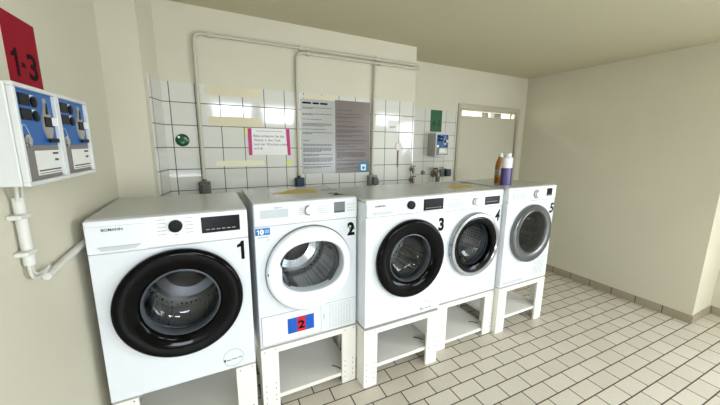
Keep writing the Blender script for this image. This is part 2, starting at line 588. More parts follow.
ONE = ((0.52, 0), (1, 0), (1, 1), (0.62, 1), (0.45, 0.88), (0, 0.80), (0, 0.66), (0.52, 0.70))


def figure_one(name, m, parent, x0, x1, z0, z1, y):
    bm = bmesh.new()
    prism(bm, [(x0 + a * (x1 - x0), z0 + b * (z1 - z0)) for a, b in ONE], y - 0.0008, y)
    return link(name, bm, m, parent)


def numeral(parent, s, x0, x1, z0, z1, bold=0.035, slant=0.0, m=None, y=0.0):
    if s == '1':
        return figure_one('number_sticker', m or M['numblack'], parent, x0, x1, z0, z1, y - 0.0006)
    return lettering('number_sticker', s, m or M['numblack'], parent, lambda u, v, d: (u, y - 0.0006 - d, v), x0, x1, z0, z1, bold, slant=slant)


def bars(name, parent, rects, m, y=-0.0005, t=0.0006):
    bm = bmesh.new()
    for x0, x1, z0, z1 in rects:
        box(bm, x0, x1, y - t, y, z0, z1)
    return link(name, bm, m, parent)


def machine(name, label, cat, x, y, b, w, d, h, zf, hole=0.172, hc=(0.30, 0.44), gap=0.012):
    t = empty(name, label, cat, (x, y, b), 0)
    # outer case: sides, back and bottom
    bm = bmesh.new()
    box(bm, 0, 0.004, 0.022, d, gap, h - 0.022)
    box(bm, w - 0.004, w, 0.022, d, gap, h - 0.022)
    box(bm, 0.004, w - 0.004, d - 0.004, d, gap, h - 0.022)
    box(bm, 0.004, w - 0.004, 0.022, d - 0.004, gap, gap + 0.004)
    link('case', bm, M['enamel'], t)
    bm = bmesh.new()
    panel_with_hole(bm, 0, w, gap, zf - 0.002, hc[0], hc[1], hole, 0.0, 0.022)
    link('front_panel', bm, M['enamel'], t, bevel=0.004)
    fas = link('control_panel', boxes((0, w, -0.004, 0.024, zf, h - 0.003)), M['plastic'], t, bevel=0.006)
    link('worktop', boxes((0, w, 0.026, d, h - 0.020, h)), M['lid'], t, bevel=0.004)
    for fx in (0.05, w - 0.05):
        for fy in (0.06, d - 0.06):
            bm = bmesh.new()
            lathe_z(bm, [(0.018, 0), (0.018, gap + 0.001)], 16, fx, fy)
            link('foot', bm, M['blackm'], t)
    return t, fas


def drum_parts(t, cx, cz, depth=0.36, r=0.232, mouth=0.185, fins=3, turn=0.5, back='steel_dark'):
    """the drum behind the door: perforated wall, steel back, lifting fins and rubber gasket"""
    y0 = 0.085
    bm = bmesh.new()
    lathe_y(bm, cx, cz, [(mouth - 0.01, y0), (mouth + 0.004, y0 - 0.006), (r - 0.012, y0 + 0.004), (r, y0 + 0.02), (r, y0 + depth - 0.03), (r - 0.03, y0 + depth)], 72)
    dr = link('drum', bm, M['drum'], t, smooth=True)
    bm = bmesh.new()
    prof = [(r - 0.03, y0 + depth), (0.17, y0 + depth - 0.02), (0.12, y0 + depth - 0.005), (0.07, y0 + depth - 0.03), (0.03, y0 + depth - 0.035)]
    lathe_y(bm, cx, cz, prof, 72, False, True)
    link('drum_back', bm, M[back], dr, smooth=True)
    for k in range(fins):
        a = turn + 2 * PI * k / fins
        ca, sa = math.cos(a), math.sin(a)
        bm = bmesh.new()
        rings = []
        for yy, hh in ((y0 + 0.03, 0.02), (y0 + 0.06, 0.055), (y0 + depth - 0.08, 0.055), (y0 + depth - 0.04, 0.02)):
            ring = []
            for s, q in ((-0.035, 0.0), (-0.014, hh * 0.8), (0, hh), (0.014, hh * 0.8), (0.035, 0.0)):
                rr = r - 0.004 - q
                ring.append((cx + rr * ca - s * sa, yy, cz + rr * sa + s * ca))
            rings.append(ring)
        loft(bm, rings, True, True, True)
        link('fin', bm, M['steel'], dr, smooth=True)
    bm = bmesh.new()
    lathe_y(bm, cx, cz, [(0.1735, 0.012), (0.168, 0.006), (0.164, 0.02), (0.172, 0.04), (0.166, 0.06), (0.175, 0.084), (0.19, 0.084)], 72)
    link('gasket', bm, M['rubber'], t, smooth=True)


def washer_door(t, cx, cz, prof, m, glass='glass', gr=0.158, gy=-0.004, deep=0.085, trim=None):
    bm = bmesh.new()
    lathe_y(bm, cx, cz, prof, 96)
    dn = link('door', bm, m, t, smooth=True)
    if trim:
        bm = bmesh.new()
        lathe_y(bm, cx, cz, trim[0], 96)
        link('door_trim', bm, trim[1], dn, smooth=True)
    bm = bmesh.new()
    g = [(gr, gy), (gr - 0.004, gy + 0.02), (gr - 0.014, gy + 0.05), (gr - 0.035, gy + deep - 0.01), (gr - 0.07, gy + deep), (0.03, gy + deep + 0.004)]
    lathe_y(bm, cx, cz, g, 72, False, True)
    gl = link('door_glass', bm, M[glass], dn, smooth=True)
    return dn


def dial(fas, cx, cz, r, m, y=-0.004, d=0.02, ring=None, tick=None):
    bm = bmesh.new()
    lathe_y(bm, cx, cz, [(r * 1.04, y), (r * 1.04, y - d * 0.4), (r, y - d), (r * 0.86, y - d - 0.001)], 40, False, True)
    k = link('dial', bm, m, fas, smooth=True)
    if ring:
        bm = bmesh.new()
        lathe_y(bm, cx, cz, [(r * 1.25, y), (r * 1.25, y - 0.003), (r * 1.05, y - 0.003)], 40)
        link('dial_ring', bm, ring, k, smooth=True)
    if tick:
        a0, a1, mm = tick
        n = 16
        bm = bmesh.new()
        outer = [(cx + r * 1.0 * math.cos(a0 + (a1 - a0) * i / n), cz + r * 1.0 * math.sin(a0 + (a1 - a0) * i / n)) for i in range(n + 1)]
        inner = [(cx + r * 0.82 * math.cos(a0 + (a1 - a0) * i / n), cz + r * 0.82 * math.sin(a0 + (a1 - a0) * i / n)) for i in range(n + 1)]
        prism(bm, outer + inner[::-1], y - d - 0.0025, y - d - 0.0003)
        link('dial_mark', bm, mm, k)
    return k


def round_sticker(t, cx, cz, r):
    bm = bmesh.new()
    lathe_y(bm, cx, cz, [(r, -0.0004), (r, -0.0012), (r - 0.0016, -0.0012), (r - 0.0016, -0.0004)], 48)
    s = link('energy_sticker', bm, M['mark'], t)
    bars('sticker_print', s, [(cx - 0.045, cx - 0.036, cz - 0.016, cz - 0.002), (cx - 0.032, cx - 0.012, cz - 0.012, cz - 0.008), (cx - 0.008, cx + 0.016, cz - 0.010, cz - 0.006), (cx + 0.02, cx + 0.04, cz - 0.008, cz - 0.004)], M['ink'])


BLACK_DOOR = [(0.255, 0.002), (0.259, -0.010), (0.260, -0.022), (0.256, -0.033), (0.248, -0.039), (0.238, -0.040), (0.205, -0.034), (0.175, -0.026), (0.164, -0.018), (0.159, -0.004), (0.159, 0.03), (0.20, 0.03)]
GROUP = 'washers and dryers on the white stands'


def black_door_washer(label, x, y, b, w, d, h, zf, brand, num, nslant, hc, gap=0.012):
    t, fas = machine('washing_machine', label, 'washing machine', x, y, b, w, d, h, zf, 0.174, hc, gap)
    t['group'] = GROUP
    drum_parts(t, hc[0], hc[1], turn=PI / 2)
    dn = washer_door(t, hc[0], hc[1], BLACK_DOOR, M['black'])
    bm = bmesh.new()
    lathe_y(bm, hc[0], hc[1], [(0.160, -0.010), (0.154, -0.012), (0.148, 0.004), (0.152, 0.03)], 72)
    link('glass_rim', bm, M['rubber'], dn, smooth=True)
    f = -0.004
    dw = link('detergent_drawer', boxes((0.004, 0.205, f - 0.004, f, zf + 0.002, h - 0.026)), M['plastic'], fas, bevel=0.003)
    bm = bmesh.new()
    prism(bm, [(0.035, zf + 0.030), (0.05, zf + 0.012), (0.16, zf + 0.012), (0.185, zf + 0.030)], f - 0.0085, f - 0.004)
    link('drawer_grip', bm, M['grip'], dw, bevel=0.003)
    lettering('brand_print', brand, M['ink'], dw, lambda u, v, q: (u, f - 0.0046 - q, v), 0.056, 0.126, h - 0.048, h - 0.036, 0.01)
    dial(fas, 0.312, h - 0.052, 0.026, M['blackm'], f, 0.016)
    zz = [h - 0.087 + 0.0165 * k for k in range(5)]
    bars('dial_print', fas, [(0.243, 0.275, z, z + 0.0022) for z in zz], M['mark'], f)
    bars('dial_print', fas, [(0.349, 0.381, z, z + 0.0022) for z in zz], M['mark'], f)
    bars('dial_print', fas, [(0.306, 0.318, h - 0.094, h - 0.091)], M['mark'], f)
    dp = link('display', boxes((0.412, 0.575, f - 0.003, f, h - 0.099, h - 0.017 - 0.007)), M['screen'], fas, bevel=0.003)
    bars('display_print', dp, [(0.43 + 0.022 * k, 0.445 + 0.022 * k, h - 0.085, h - 0.081) for k in range(6)], M['mark'], f - 0.003)
    numeral(t, num, *nslant)
    return t


m1 = black_door_washer('white washing machine with a big glossy black door, numbered 1, against the left wall', -0.006, 0.0, 0.4164, 0.610, 0.57, 0.845, 0.703, 'BOMANN', '1', (0.556, 0.588, 0.594, 0.688, 0.02), (0.309, 0.431))
round_sticker(m1, 0.505, 0.074, 0.048)
link('worktop_inset', boxes((0.03, 0.580, 0.03, 0.55, 0.845, 0.8456)), M['lid'], m1)

m3 = black_door_washer('white washing machine with a glossy black door, numbered 3, between machines 2 and 4', 1.2544, 0.0, 0.4116, 0.594, 0.55, 0.844, 0.737, 'BOMANN', '3', (0.548, 0.594, 0.592, 0.684, 0.045), (0.326, 0.441), 0.022)
link('base_plate', boxes((0.006, 0.588, 0.010, 0.540, 0.004, 0.0218)), M['socketl'], m3)
round_sticker(m3, 0.475, 0.060, 0.045)


# --- dryer 2: white ring door with a D-shaped window
m2, fas = machine('tumble_dryer', 'white tumble dryer with a white ring door, numbered 2, between machines 1 and 3', 'tumble dryer', 0.6458, 0.1065, 0.4061, 0.598, 0.55, 0.8565, 0.728, 0.20, (0.303, 0.455))
m2['group'] = GROUP
drum_parts(m2, 0.305, 0.462, turn=0.2, back='steel')
CX, CZ = 0.300, 0.453


def d_shape(k=1.0):
    def fr(a):
        c, q = abs(math.cos(a)), abs(math.sin(a))
        r = k * (((c / 0.190) ** 2.35 + (q / 0.148) ** 2.35) ** (-1 / 2.35))
        if math.cos(a) < -0.2 and math.sin(a) < 0.15:
            r = min(r, 0.176 * k / c)
        return r
    return fr


DX_, DZ_ = 0.308, 0.468
bm = bmesh.new()
loft(bm, [circ(CX, CZ, 0.250, 0.001), circ(CX, CZ, 0.252, -0.012), circ(CX, CZ, 0.250, -0.028), circ(CX, CZ, 0.242, -0.036), circ(CX, CZ, 0.232, -0.038),
          poly_ring(DX_, DZ_, d_shape(1.06), -0.036), poly_ring(DX_, DZ_, d_shape(1.02), -0.032), poly_ring(DX_, DZ_, d_shape(1.0), -0.02), poly_ring(DX_, DZ_, d_shape(0.98), 0.03), circ(DX_, DZ_, 0.195, 0.034)])
dn = link('door', bm, M['plastic'], m2, smooth=True)
bm = bmesh.new()
lathe_y(bm, CX, CZ, [(0.2525, 0.0), (0.258, -0.002), (0.258, -0.006), (0.2525, -0.012)], 96)
link('door_trim', bm, M['silver'], dn, smooth=True)
bm = bmesh.new()
loft(bm, [poly_ring(DX_, DZ_, d_shape(0.995), -0.021), poly_ring(DX_, DZ_, d_shape(0.7), -0.014), poly_ring(DX_, DZ_, d_shape(0.2), -0.012)], True, False, True)
link('door_glass', bm, M['glass'], dn, smooth=True)
link('door_grip', boxes((0.052, 0.068, -0.036, -0.02, 0.455, 0.470)), M['socket'], dn, bevel=0.003)
f = -0.004
tk = link('water_tank_drawer', boxes((0.004, 0.222, f - 0.003, f, 0.732, 0.832)), M['plastic'], fas, bevel=0.002)
link('drawer_grip', boxes((0.032, 0.180, f - 0.006, f - 0.003, 0.772, 0.817)), M['grip'], tk, bevel=0.002)
lettering('brand_print', 'beko', M['mark'], tk, lambda u, v, q: (u, f - 0.0036 - q, v), 0.106, 0.146, 0.8225, 0.8315, 0.01)
dial(fas, 0.297, 0.800, 0.029, M['plastic'], f, 0.018, None, (PI * 0.55, PI * 1.5, M['ink']))
bars('dial_print', fas, [(0.238, 0.264, 0.776 + 0.012 * k, 0.778 + 0.012 * k) for k in range(4)], M['mark'], f)
bars('dial_print', fas, [(0.345, 0.42, 0.776 + 0.012 * k, 0.778 + 0.012 * k) for k in range(4)], M['mark'], f)
bars('dial_print', fas, [(0.535, 0.58, 0.775 + 0.018 * k, 0.777 + 0.018 * k) for k in range(3)], M['mark'], f)
dp = link('display', boxes((0.448, 0.518, f - 0.003, f, 0.768, 0.832)), M['dispg'], fas, bevel=0.002)
bars('display_print', dp, [(0.450, 0.516, 0.770, 0.778)], M['ink'], f - 0.003)
numeral(m2, '2', 0.536, 0.584, 0.616, 0.700, 0.045)
bars('green_backing', m2, [(0.548, 0.585, 0.650, 0.672)], M['greenp'], 0.0)
bd = link('warranty_badge', boxes((0.004, 0.080, -0.0009, -0.0001, 0.681, 0.719)), M['blue10'], m2)
figure_one('badge_number', M['whitetxt'], bd, 0.012, 0.023, 0.685, 0.713, -0.0009)
lettering('badge_number', '0', M['whitetxt'], bd, lambda u, v, q: (u, -0.001 - q, v), 0.027, 0.048, 0.685, 0.713, 0.05)
bars('badge_print', bd, [(0.052, 0.076, 0.690, 0.711)], M['blue10l'], -0.0009)
bars('badge_caption', m2, [(0.014, 0.04, 0.667, 0.671), (0.043, 0.072, 0.667, 0.671), (0.062, 0.074, 0.650, 0.654)], M['mark'])
fl = link('filter_flap', boxes((0.013, 0.358, -0.004, 0.0, 0.024, 0.200)), M['plastic'], m2, bevel=0.002)
bars('flap_gap', m2, [(0.010, 0.361, 0.021, 0.024), (0.010, 0.361, 0.200, 0.2025), (0.010, 0.013, 0.021, 0.2025), (0.358, 0.361, 0.021, 0.2025), (0.361, 0.595, 0.2005, 0.2020)], M['line'], 0.0, 0.0012)
vg = link('vent_grille', boxes((0.405, 0.565, -0.003, 0.0, 0.028, 0.194)), M['plastic'], m2, bevel=0.001)
bars('vent_slots', vg, [(0.411 + 0.019 * i, 0.426 + 0.019 * i, 0.032 + 0.0125 * k, 0.0385 + 0.0125 * k) for i in range(8) for k in range(13)], M['vent'], -0.003)
bars('caption_print', m2, [(0.374, 0.384, 0.10 + 0.008 * k, 0.103 + 0.008 * k) for k in range(5)], M['mark'])
ls = link('colour_label', boxes((0.155, 0.314, -0.0052, -0.0042, 0.064, 0.160)), M['bluel'], m2)
ls['label'] = 'blue label with a red centre and a black 2'
bars('label_stripe', ls, [(0.211, 0.262, 0.064, 0.160)], M['redl'], -0.0052)
lettering('label_number', '2', M['numblack'], ls, lambda u, v, q: (u, -0.006 - q, v), 0.217, 0.256, 0.083, 0.134, 0.03)

# --- machine 4: silver ring door
m4, fas = machine('washing_machine', 'white washing machine with a silver-rimmed door, numbered 4, between machines 3 and 5', 'washing machine', 1.912, 0.0825, 0.3859, 0.603, 0.55, 0.8554, 0.725, 0.174, (0.320, 0.444))
m4['group'] = GROUP
drum_parts(m4, 0.320, 0.444, turn=0.8)
dn = washer_door(m4, 0.318, 0.444, [(0.250, 0.002), (0.252, -0.012), (0.250, -0.028), (0.243, -0.036), (0.222, -0.036), (0.216, -0.030), (0.216, -0.02)], M['silver'], 'glass', 0.170, -0.012, 0.09,
                 ([(0.217, -0.028), (0.210, -0.031), (0.190, -0.028), (0.172, -0.018), (0.168, -0.006), (0.168, 0.03), (0.20, 0.03)], M['black']))
bars('door_notch', dn, [(0.052, 0.060, 0.475, 0.487), (0.052, 0.060, 0.40, 0.412)], M['ink'], -0.030, 0.006)
f = -0.004
dw = link('detergent_drawer', boxes((0.012, 0.212, f - 0.003, f, 0.730, 0.828)), M['plastic'], fas, bevel=0.002)
link('drawer_grip', boxes((0.040, 0.180, f - 0.006, f - 0.003, 0.744, 0.790)), M['grip'], dw, bevel=0.002)
bars('brand_print', dw, [(0.082, 0.166, 0.804, 0.809)], M['mark'], f - 0.003)
dial(fas, 0.306, 0.776, 0.029, M['plastic'], f, 0.020, M['silver'], (PI * 0.35, PI * 1.6, M['mark']))
bars('dial_print', fas, [(0.346, 0.358, 0.748 + 0.013 * k, 0.751 + 0.013 * k) for k in range(5)], M['mark'], f)
dp = link('display', boxes((0.400, 0.562, f - 0.003, f, 0.742, 0.806)), M['screen'], fas, bevel=0.002)
bars('display_print', dp, [(0.415 + 0.018 * k, 0.427 + 0.018 * k, 0.764, 0.768) for k in range(7)], M['mark'], f - 0.003)
numeral(m4, '4', 0.528, 0.578, 0.602, 0.694, 0.03, 0.12)
bars('panel_print', m4, [(0.50, 0.503, 0.10, 0.108)], M['ink'])

# --- dryer 5: grey metal ring door
m5, fas = machine('tumble_dryer', 'white tumble dryer with a grey metal ring door, numbered 5, last machine on the right', 'tumble dryer', 2.525, 0.0405, 0.4051, 0.600, 0.55, 0.8458, 0.728, 0.174, (0.300, 0.462))
m5['group'] = GROUP
drum_parts(m5, 0.300, 0.470, turn=0.3)
CX, CZ, GX, GZ = 0.308, 0.448, 0.302, 0.466
bm = bmesh.new()
loft(bm, [circ(CX, CZ, 0.246, 0.001), circ(CX, CZ, 0.248, -0.016), circ(CX, CZ, 0.244, -0.030), circ(CX, CZ, 0.234, -0.037), circ(GX, GZ, 0.190, -0.034), circ(GX, GZ, 0.178, -0.026), circ(GX, GZ, 0.172, -0.016), circ(GX, GZ, 0.160, 0.03), circ(GX, GZ, 0.185, 0.034)])
dn = link('door', bm, M['steelring'], m5, smooth=True)
bm = bmesh.new()
lathe_y(bm, GX, GZ, [(0.186, -0.0335), (0.181, -0.035), (0.174, -0.026), (0.170, 0.0)], 72)
link('door_trim', bm, M['steelring'], dn, smooth=True)
bm = bmesh.new()
lathe_y(bm, GX, GZ, [(0.172, -0.018), (0.12, -0.012), (0.03, -0.01)], 72, False, True)
link('door_glass', bm, M['glass_dark'], dn, smooth=True)
f = -0.004
tk = link('water_tank_drawer', boxes((0.012, 0.215, f - 0.003, f, 0.732, 0.820)), M['plastic'], fas, bevel=0.002)
link('drawer_grip', boxes((0.042, 0.200, f - 0.006, f - 0.003, 0.753, 0.800)), M['grip'], tk, bevel=0.002)
bars('brand_print', fas, [(0.040, 0.085, 0.8235, 0.828)], M['mark'], f)
dial(fas, 0.333, 0.780, 0.030, M['plastic'], f, 0.020, M['silver'], (PI * 0.5, PI * 1.5, M['ink']))
bars('dial_print', fas, [(0.262, 0.288, 0.758 + 0.014 * k, 0.760 + 0.014 * k) for k in range(4)], M['mark'], f)
bars('dial_print', fas, [(0.378, 0.40, 0.758 + 0.014 * k, 0.760 + 0.014 * k) for k in range(4)], M['mark'], f)
dp = link('display', boxes((0.468, 0.540, f - 0.003, f, 0.757, 0.820)), M['screen'], fas, bevel=0.002)
bars('display_print', dp, [(0.478, 0.530, 0.765, 0.768)], M['mark'], f - 0.003)
numeral(m5, '5', 0.538, 0.588, 0.600, 0.688, 0.03, 0.12)
bars('flap_gap', m5, [(0.0, 0.597, 0.205, 0.2075)], M['line'], 0.0, 0.001)
fl = link('filter_flap', boxes((0.006, 0.385, -0.002, 0.0, 0.024, 0.203)), M['plastic'], m5, bevel=0.002)
bars('flap_slots', fl, [(0.03, 0.29, 0.034 + 0.008 * k, 0.037 + 0.008 * k) for k in range(3)], M['mark'], -0.002)
vg = link('vent_grille', boxes((0.400, 0.550, -0.002, 0.0, 0.055, 0.190)), M['plastic'], m5, bevel=0.001)
bars('vent_slots', vg, [(0.405 + 0.018 * i, 0.418 + 0.018 * i, 0.060 + 0.0115 * k, 0.0645 + 0.0115 * k) for i in range(8) for k in range(11)], M['mark'], -0.002)


# ------------------------------------------------------------------ stands
def stand(label, x, y, w, top, shelf_z, d=0.55, rail=True):
    t = empty('machine_stand', label, 'stand', (x, y, 0), 0, 'white board stands under the machines')
    T, LW, SD = 0.018, 0.097, 0.115
    screw_me = None
    for ix in (0, 1):
        for iy in (0, 1):
            bm = bmesh.new()
            fx = (0, LW) if ix == 0 else (w - LW, w)
            fy = (0, T) if iy == 0 else (d - T, d)
            sxx = (0, T) if ix == 0 else (w - T, w)
            syy = (T, SD) if iy == 0 else (d - SD, d - T)
            box(bm, fx[0], fx[1], fy[0], fy[1], 0, top)
            box(bm, sxx[0], sxx[1], syy[0], syy[1], 0, top)
            lg = link('leg', bm, M['board'], t, bevel=0.0015)
            if iy == 0:
                for zz in (0.05, 0.085, 0.13, 0.165, top - 0.018):
                    for u in ((0.02, 0.075) if zz < 0.3 else (0.02, 0.08)):
                        bm = bmesh.new()
                        lathe_y(bm, fx[0] + u, zz + 0.006 * (u > 0.05), [(0.0032, 0.0005), (0.0032, -0.001), (0.002, -0.0015)], 10, True, True)
                        link('screw', bm, M['screw'], lg)
    if rail:
        link('top_rail', boxes((LW, w - LW, 0, T, top - 0.036, top)), M['board'], t, bevel=0.0015)
    link('top_rail', boxes((LW, w - LW, d - T, d, top - 0.036, top)), M['board'], t, bevel=0.0015)
    for s in ((0, T), (w - T, w)):
        link('side_rail', boxes((s[0], s[1], SD, d - SD, top - 0.036, top)), M['board'], t, bevel=0.0015)
    link('shelf', boxes((T, w - T, T, d - T, shelf_z - 0.026, shelf_z)), M['board'], t, bevel=0.0015)
    return t


stand('white board stand under machine 1 beside the left wall', -0.006, 0.004, 0.610, 0.4164, 0.10, rail=False)
stand('white board stand under dryer 2 with an open shelf', 0.6458, 0.1065, 0.598, 0.4061, 0.072)
stand('white board stand under machine 3, standing forward of its neighbours', 1.2544, 0.004, 0.600, 0.4116, 0.136)
stand('white board stand under machine 4', 1.912, 0.0825, 0.603, 0.3859, 0.052)
stand('white board stand under dryer 5, at the right end of the row', 2.525, 0.0405, 0.600, 0.4051, 0.128)


# ------------------------------------------------------------------ wall fittings over the machines
YT = W1 - 0.004        # face of the wall tiles


def pipe_thing(name, label, cat, pts, r, clips, bend=0.05):
    t = empty(name, label, cat, pts[0])
    o = Vector(pts[0])
    bm = bmesh.new()
    tube(bm, [p - o for p in rounded_path(pts, bend)], r, 12)
    link('tube', bm, M['pipe'], t, smooth=True)
    for c in clips:
        c = Vector(c) - o
        bm = bmesh.new()
        box(bm, c.x - 0.012, c.x + 0.012, c.y - r - 0.002, c.y + 0.015, c.z - r - 0.004, c.z + r + 0.004)
        link('clip', bm, M['pipe'], t, bevel=0.003)
    return t


py = YT - 0.014
pipe_thing('cable_pipe', 'cream cable pipe rising at the left above machine 1, then running along the wall top', 'pipe',
           [(0.425, py, 1.315), (0.430, py, 2.268), (XE + 0.012, py, 2.280)], 0.0115, [(0.52, py, 2.269), (1.13, py, 2.2735), (1.78, py, 2.278)])
pipe_thing('cable_pipe', 'cream cable pipe rising beside the grey notice, then running right below the upper pipe', 'pipe',
           [(1.096, py, 1.315), (1.100, py, 2.240), (XE + 0.014, py, 2.250)], 0.0115, [(1.19, py, 2.241), (1.82, py, 2.246), (1.099, py, 2.02)])
pipe_thing('cable_pipe', 'straight cream cable pipe rising on the right edge of the mauve notice', 'pipe',
           [(1.752, py - 0.003, 1.315), (1.766, py - 0.003, 2.231)], 0.0105, [(1.762, py - 0.003, 1.98)])


def socket(label, x, z, plug=None, w=0.074, h=0.085, m='socket', cat='socket', yw=None):
    yw = YT if yw is None else yw
    t = empty('wall_socket', label, cat, (x, yw, z))
    b = link('housing', boxes((-w / 2, w / 2, -0.05, 0, -h / 2, h / 2)), M[m], t, bevel=0.006)
    link('cover_flap', boxes((-w / 2 + 0.006, w / 2 - 0.006, -0.058, -0.05, -h / 2 + 0.008, h / 2 - 0.018)), M[m], t, bevel=0.004)
    bm = bmesh.new()
    lathe_z(bm, [(0.014, h / 2), (0.014, h / 2 + 0.016)], 16, 0, -0.014)
    link('gland', bm, M[m], t)
    if plug:
        bm = bmesh.new()
        prism(bm, [(-0.024, -0.03), (0.026, -0.036), (0.034, -0.012), (0.022, 0.030), (-0.018, 0.034)], -0.098, -0.058)
        link('plug', bm, M[plug], t, bevel=0.008)
        bm = bmesh.new()
        tube(bm, [(0, -0.085, -0.028), (0.0, -0.09, -0.06), (0.0, -0.07, -0.16), (0.0, -0.05, -0.28)], 0.005, 8)
        link('lead', bm, M['blackm'], t, smooth=True)
    return t


socket('dark grey surface socket at the foot of the left cable pipe behind machine 1', 0.425, 1.262, 'socket')
socket('dark blue surface socket below the grey notice behind dryer 2', 1.096, 1.264, None, 0.070, 0.085, 'navy')
socket('grey surface socket with a dark plug below the mauve notice', 1.752, 1.258, 'socket', 0.085, 0.090, 'socketl')


def sheet(name, label, cat, x0, x1, z0, z1, m, yw=None, t=0.0015, group=None):
    """a thin sheet on the tiles; origin at its lower left corner"""
    yw = YT if yw is None else yw
    o = link(name, boxes((0, x1 - x0, -t, 0, 0, z1 - z0)), m, None, loc=(x0, yw, z0))
    return tag(o, label, cat, group)


def paragraphs(rng, parent, x0, x1, blocks, h=0.0042, pitch=0.0088):
    """blocks of small print, each a part: (z of the first row, rows, share of the width used by the last row)"""
    for z, n, last in blocks:
        out = []
        for k in range(n):
            xe = x0 + (x1 - x0) * (last if k == n - 1 else rng.uniform(0.93, 1.0))
            x = x0
            while x < xe - 0.008:
                ww = min(rng.uniform(0.012, 0.034), xe - x)
                out.append((x, x + ww, z - k * pitch - h, z - k * pitch))
                x += ww + 0.0035
        bars('paragraph', parent, out, M['ink'], -0.0015, 0.0004)


rng = random.Random(3)
# two laminated notices side by side
p = sheet('notice_sheet', 'tall light grey laminated notice of small print, left half of the pair', 'notice', 1.124, 1.4115, 1.332, 1.915, M['gpaper'])
H = 0.583
paragraphs(rng, p, 0.014, 0.268, [(H - 0.060, 2, 0.36), (H - 0.108, 2, 0.34), (H - 0.150, 1, 0.62), (H - 0.182, 3, 0.7), (H - 0.226, 1, 0.75), (H - 0.252, 2, 0.3), (H - 0.315, 1, 0.2), (H - 0.345, 2, 0.95), (H - 0.375, 4, 0.6), (H - 0.425, 2, 0.5), (H - 0.455, 4, 0.9), (H - 0.505, 1, 1.0), (H - 0.525, 2, 0.6)])
bars('heading_print', p, [(0.014, 0.085, H - 0.036, H - 0.022), (0.098, 0.150, H - 0.036, H - 0.022), (0.160, 0.222, H - 0.036, H - 0.022)], M['numblack'], -0.0015, 0.0004)
p = sheet('notice_sheet', 'tall mauve laminated notice of small print, right half of the pair', 'notice', 1.412, 1.733, 1.330, 1.924, M['mpaper'])
H = 0.594
paragraphs(rng, p, 0.012, 0.290, [(H - 0.075, 1, 0.5), (H - 0.105, 1, 0.85), (H - 0.128, 2, 0.4), (H - 0.165, 1, 0.6), (H - 0.200, 2, 0.65), (H - 0.235, 3, 0.55), (H - 0.278, 2, 0.5), (H - 0.315, 2, 1.0), (H - 0.345, 2, 0.4), (H - 0.372, 1, 0.7), (H - 0.392, 2, 0.3), (H - 0.420, 6, 0.2), (H - 0.485, 1, 0.9), (H - 0.515, 2, 0.6), (H - 0.550, 2, 0.25)])
p = sheet('sticker', 'square teal sticker with a white centre on the mauve notice corner', 'sticker', 1.627, 1.723, 1.332, 1.421, M['teal'], YT - 0.0019, 0.001)
bars('white_field', p, [(0.022, 0.072, 0.016, 0.068)], M['whitetxt'], -0.001, 0.0004)
bm = bmesh.new()
lathe_y(bm, 0.048, 0.038, [(0.013, -0.0014), (0.013, -0.0019)], 20, True, True)
link('green_dot', bm, M['greenp'], p)

# white notice held by magenta tape
p = sheet('paper_notice', 'white paper notice in german held up by two magenta tapes', 'notice', 0.738, 1.032, 1.486, 1.682, M['paper'])
fr = lambda u, v, q: (u, -0.0015 - q * 0.5, v)
for k, (s, x1) in enumerate([('Bitte entleeren Sie das', 0.252), ('Wasser in dem Tank', 0.225), ('nach der Wäschetrocken', 0.272), ('und ab', 0.09)]):
    lettering('printed_line', s, M['ink'], p, fr, 0.030, x1, 0.130 - 0.030 * k, 0.148 - 0.030 * k, 0.0)
bars('heading_print', p, [(0.05 + 0.016 * k, 0.060 + 0.016 * k, 0.172, 0.176) for k in range(12)], M['ink'], -0.0015, 0.0004)
for lb, pts in (('magenta tape strip holding the left edge of the paper notice', [(0.729, 1.678), (0.756, 1.680), (0.754, 1.484), (0.730, 1.485)]),
                ('magenta tape strip holding the right edge of the paper notice', [(1.005, 1.681), (1.032, 1.682), (1.038, 1.482), (1.014, 1.482)])):
    bm = bmesh.new()
    prism(bm, [(a - pts[3][0], b - pts[3][1]) for a, b in pts], -0.0006, 0)
    tag(link('tape_strip', bm, M['pink'], None, loc=(pts[3][0], YT - 0.0016, pts[3][1])), lb, 'tape', 'magenta tapes on the paper notice')


def blob_outline(rng, x0, x1, z0, z1, n=26, rag=0.10):
    cx, cz, a, b = (x0 + x1) / 2, (z0 + z1) / 2, (x1 - x0) / 2, (z1 - z0) / 2
    out = []
    for i in range(n):
        t = 2 * PI * i / n
        c, s = math.cos(t), math.sin(t)
        k = 1 / max(abs(c), abs(s)) ** 0.8
        j = 1 - rng.uniform(0, rag)
        out.append((cx + a * c * k * j, cz + b * s * k * j))
    return out


def patch(name, label, cat, x0, x1, z0, z1, m, rag=0.1, y=None, group=None, t=0.0006):
    bm = bmesh.new()
    prism(bm, [(a - x0, b - z0) for a, b in blob_outline(rng, x0, x1, z0, z1, rag=rag)], -t, 0)
    return tag(link(name, bm, m, None, loc=(x0, YT if y is None else y, z0)), label, cat, group)


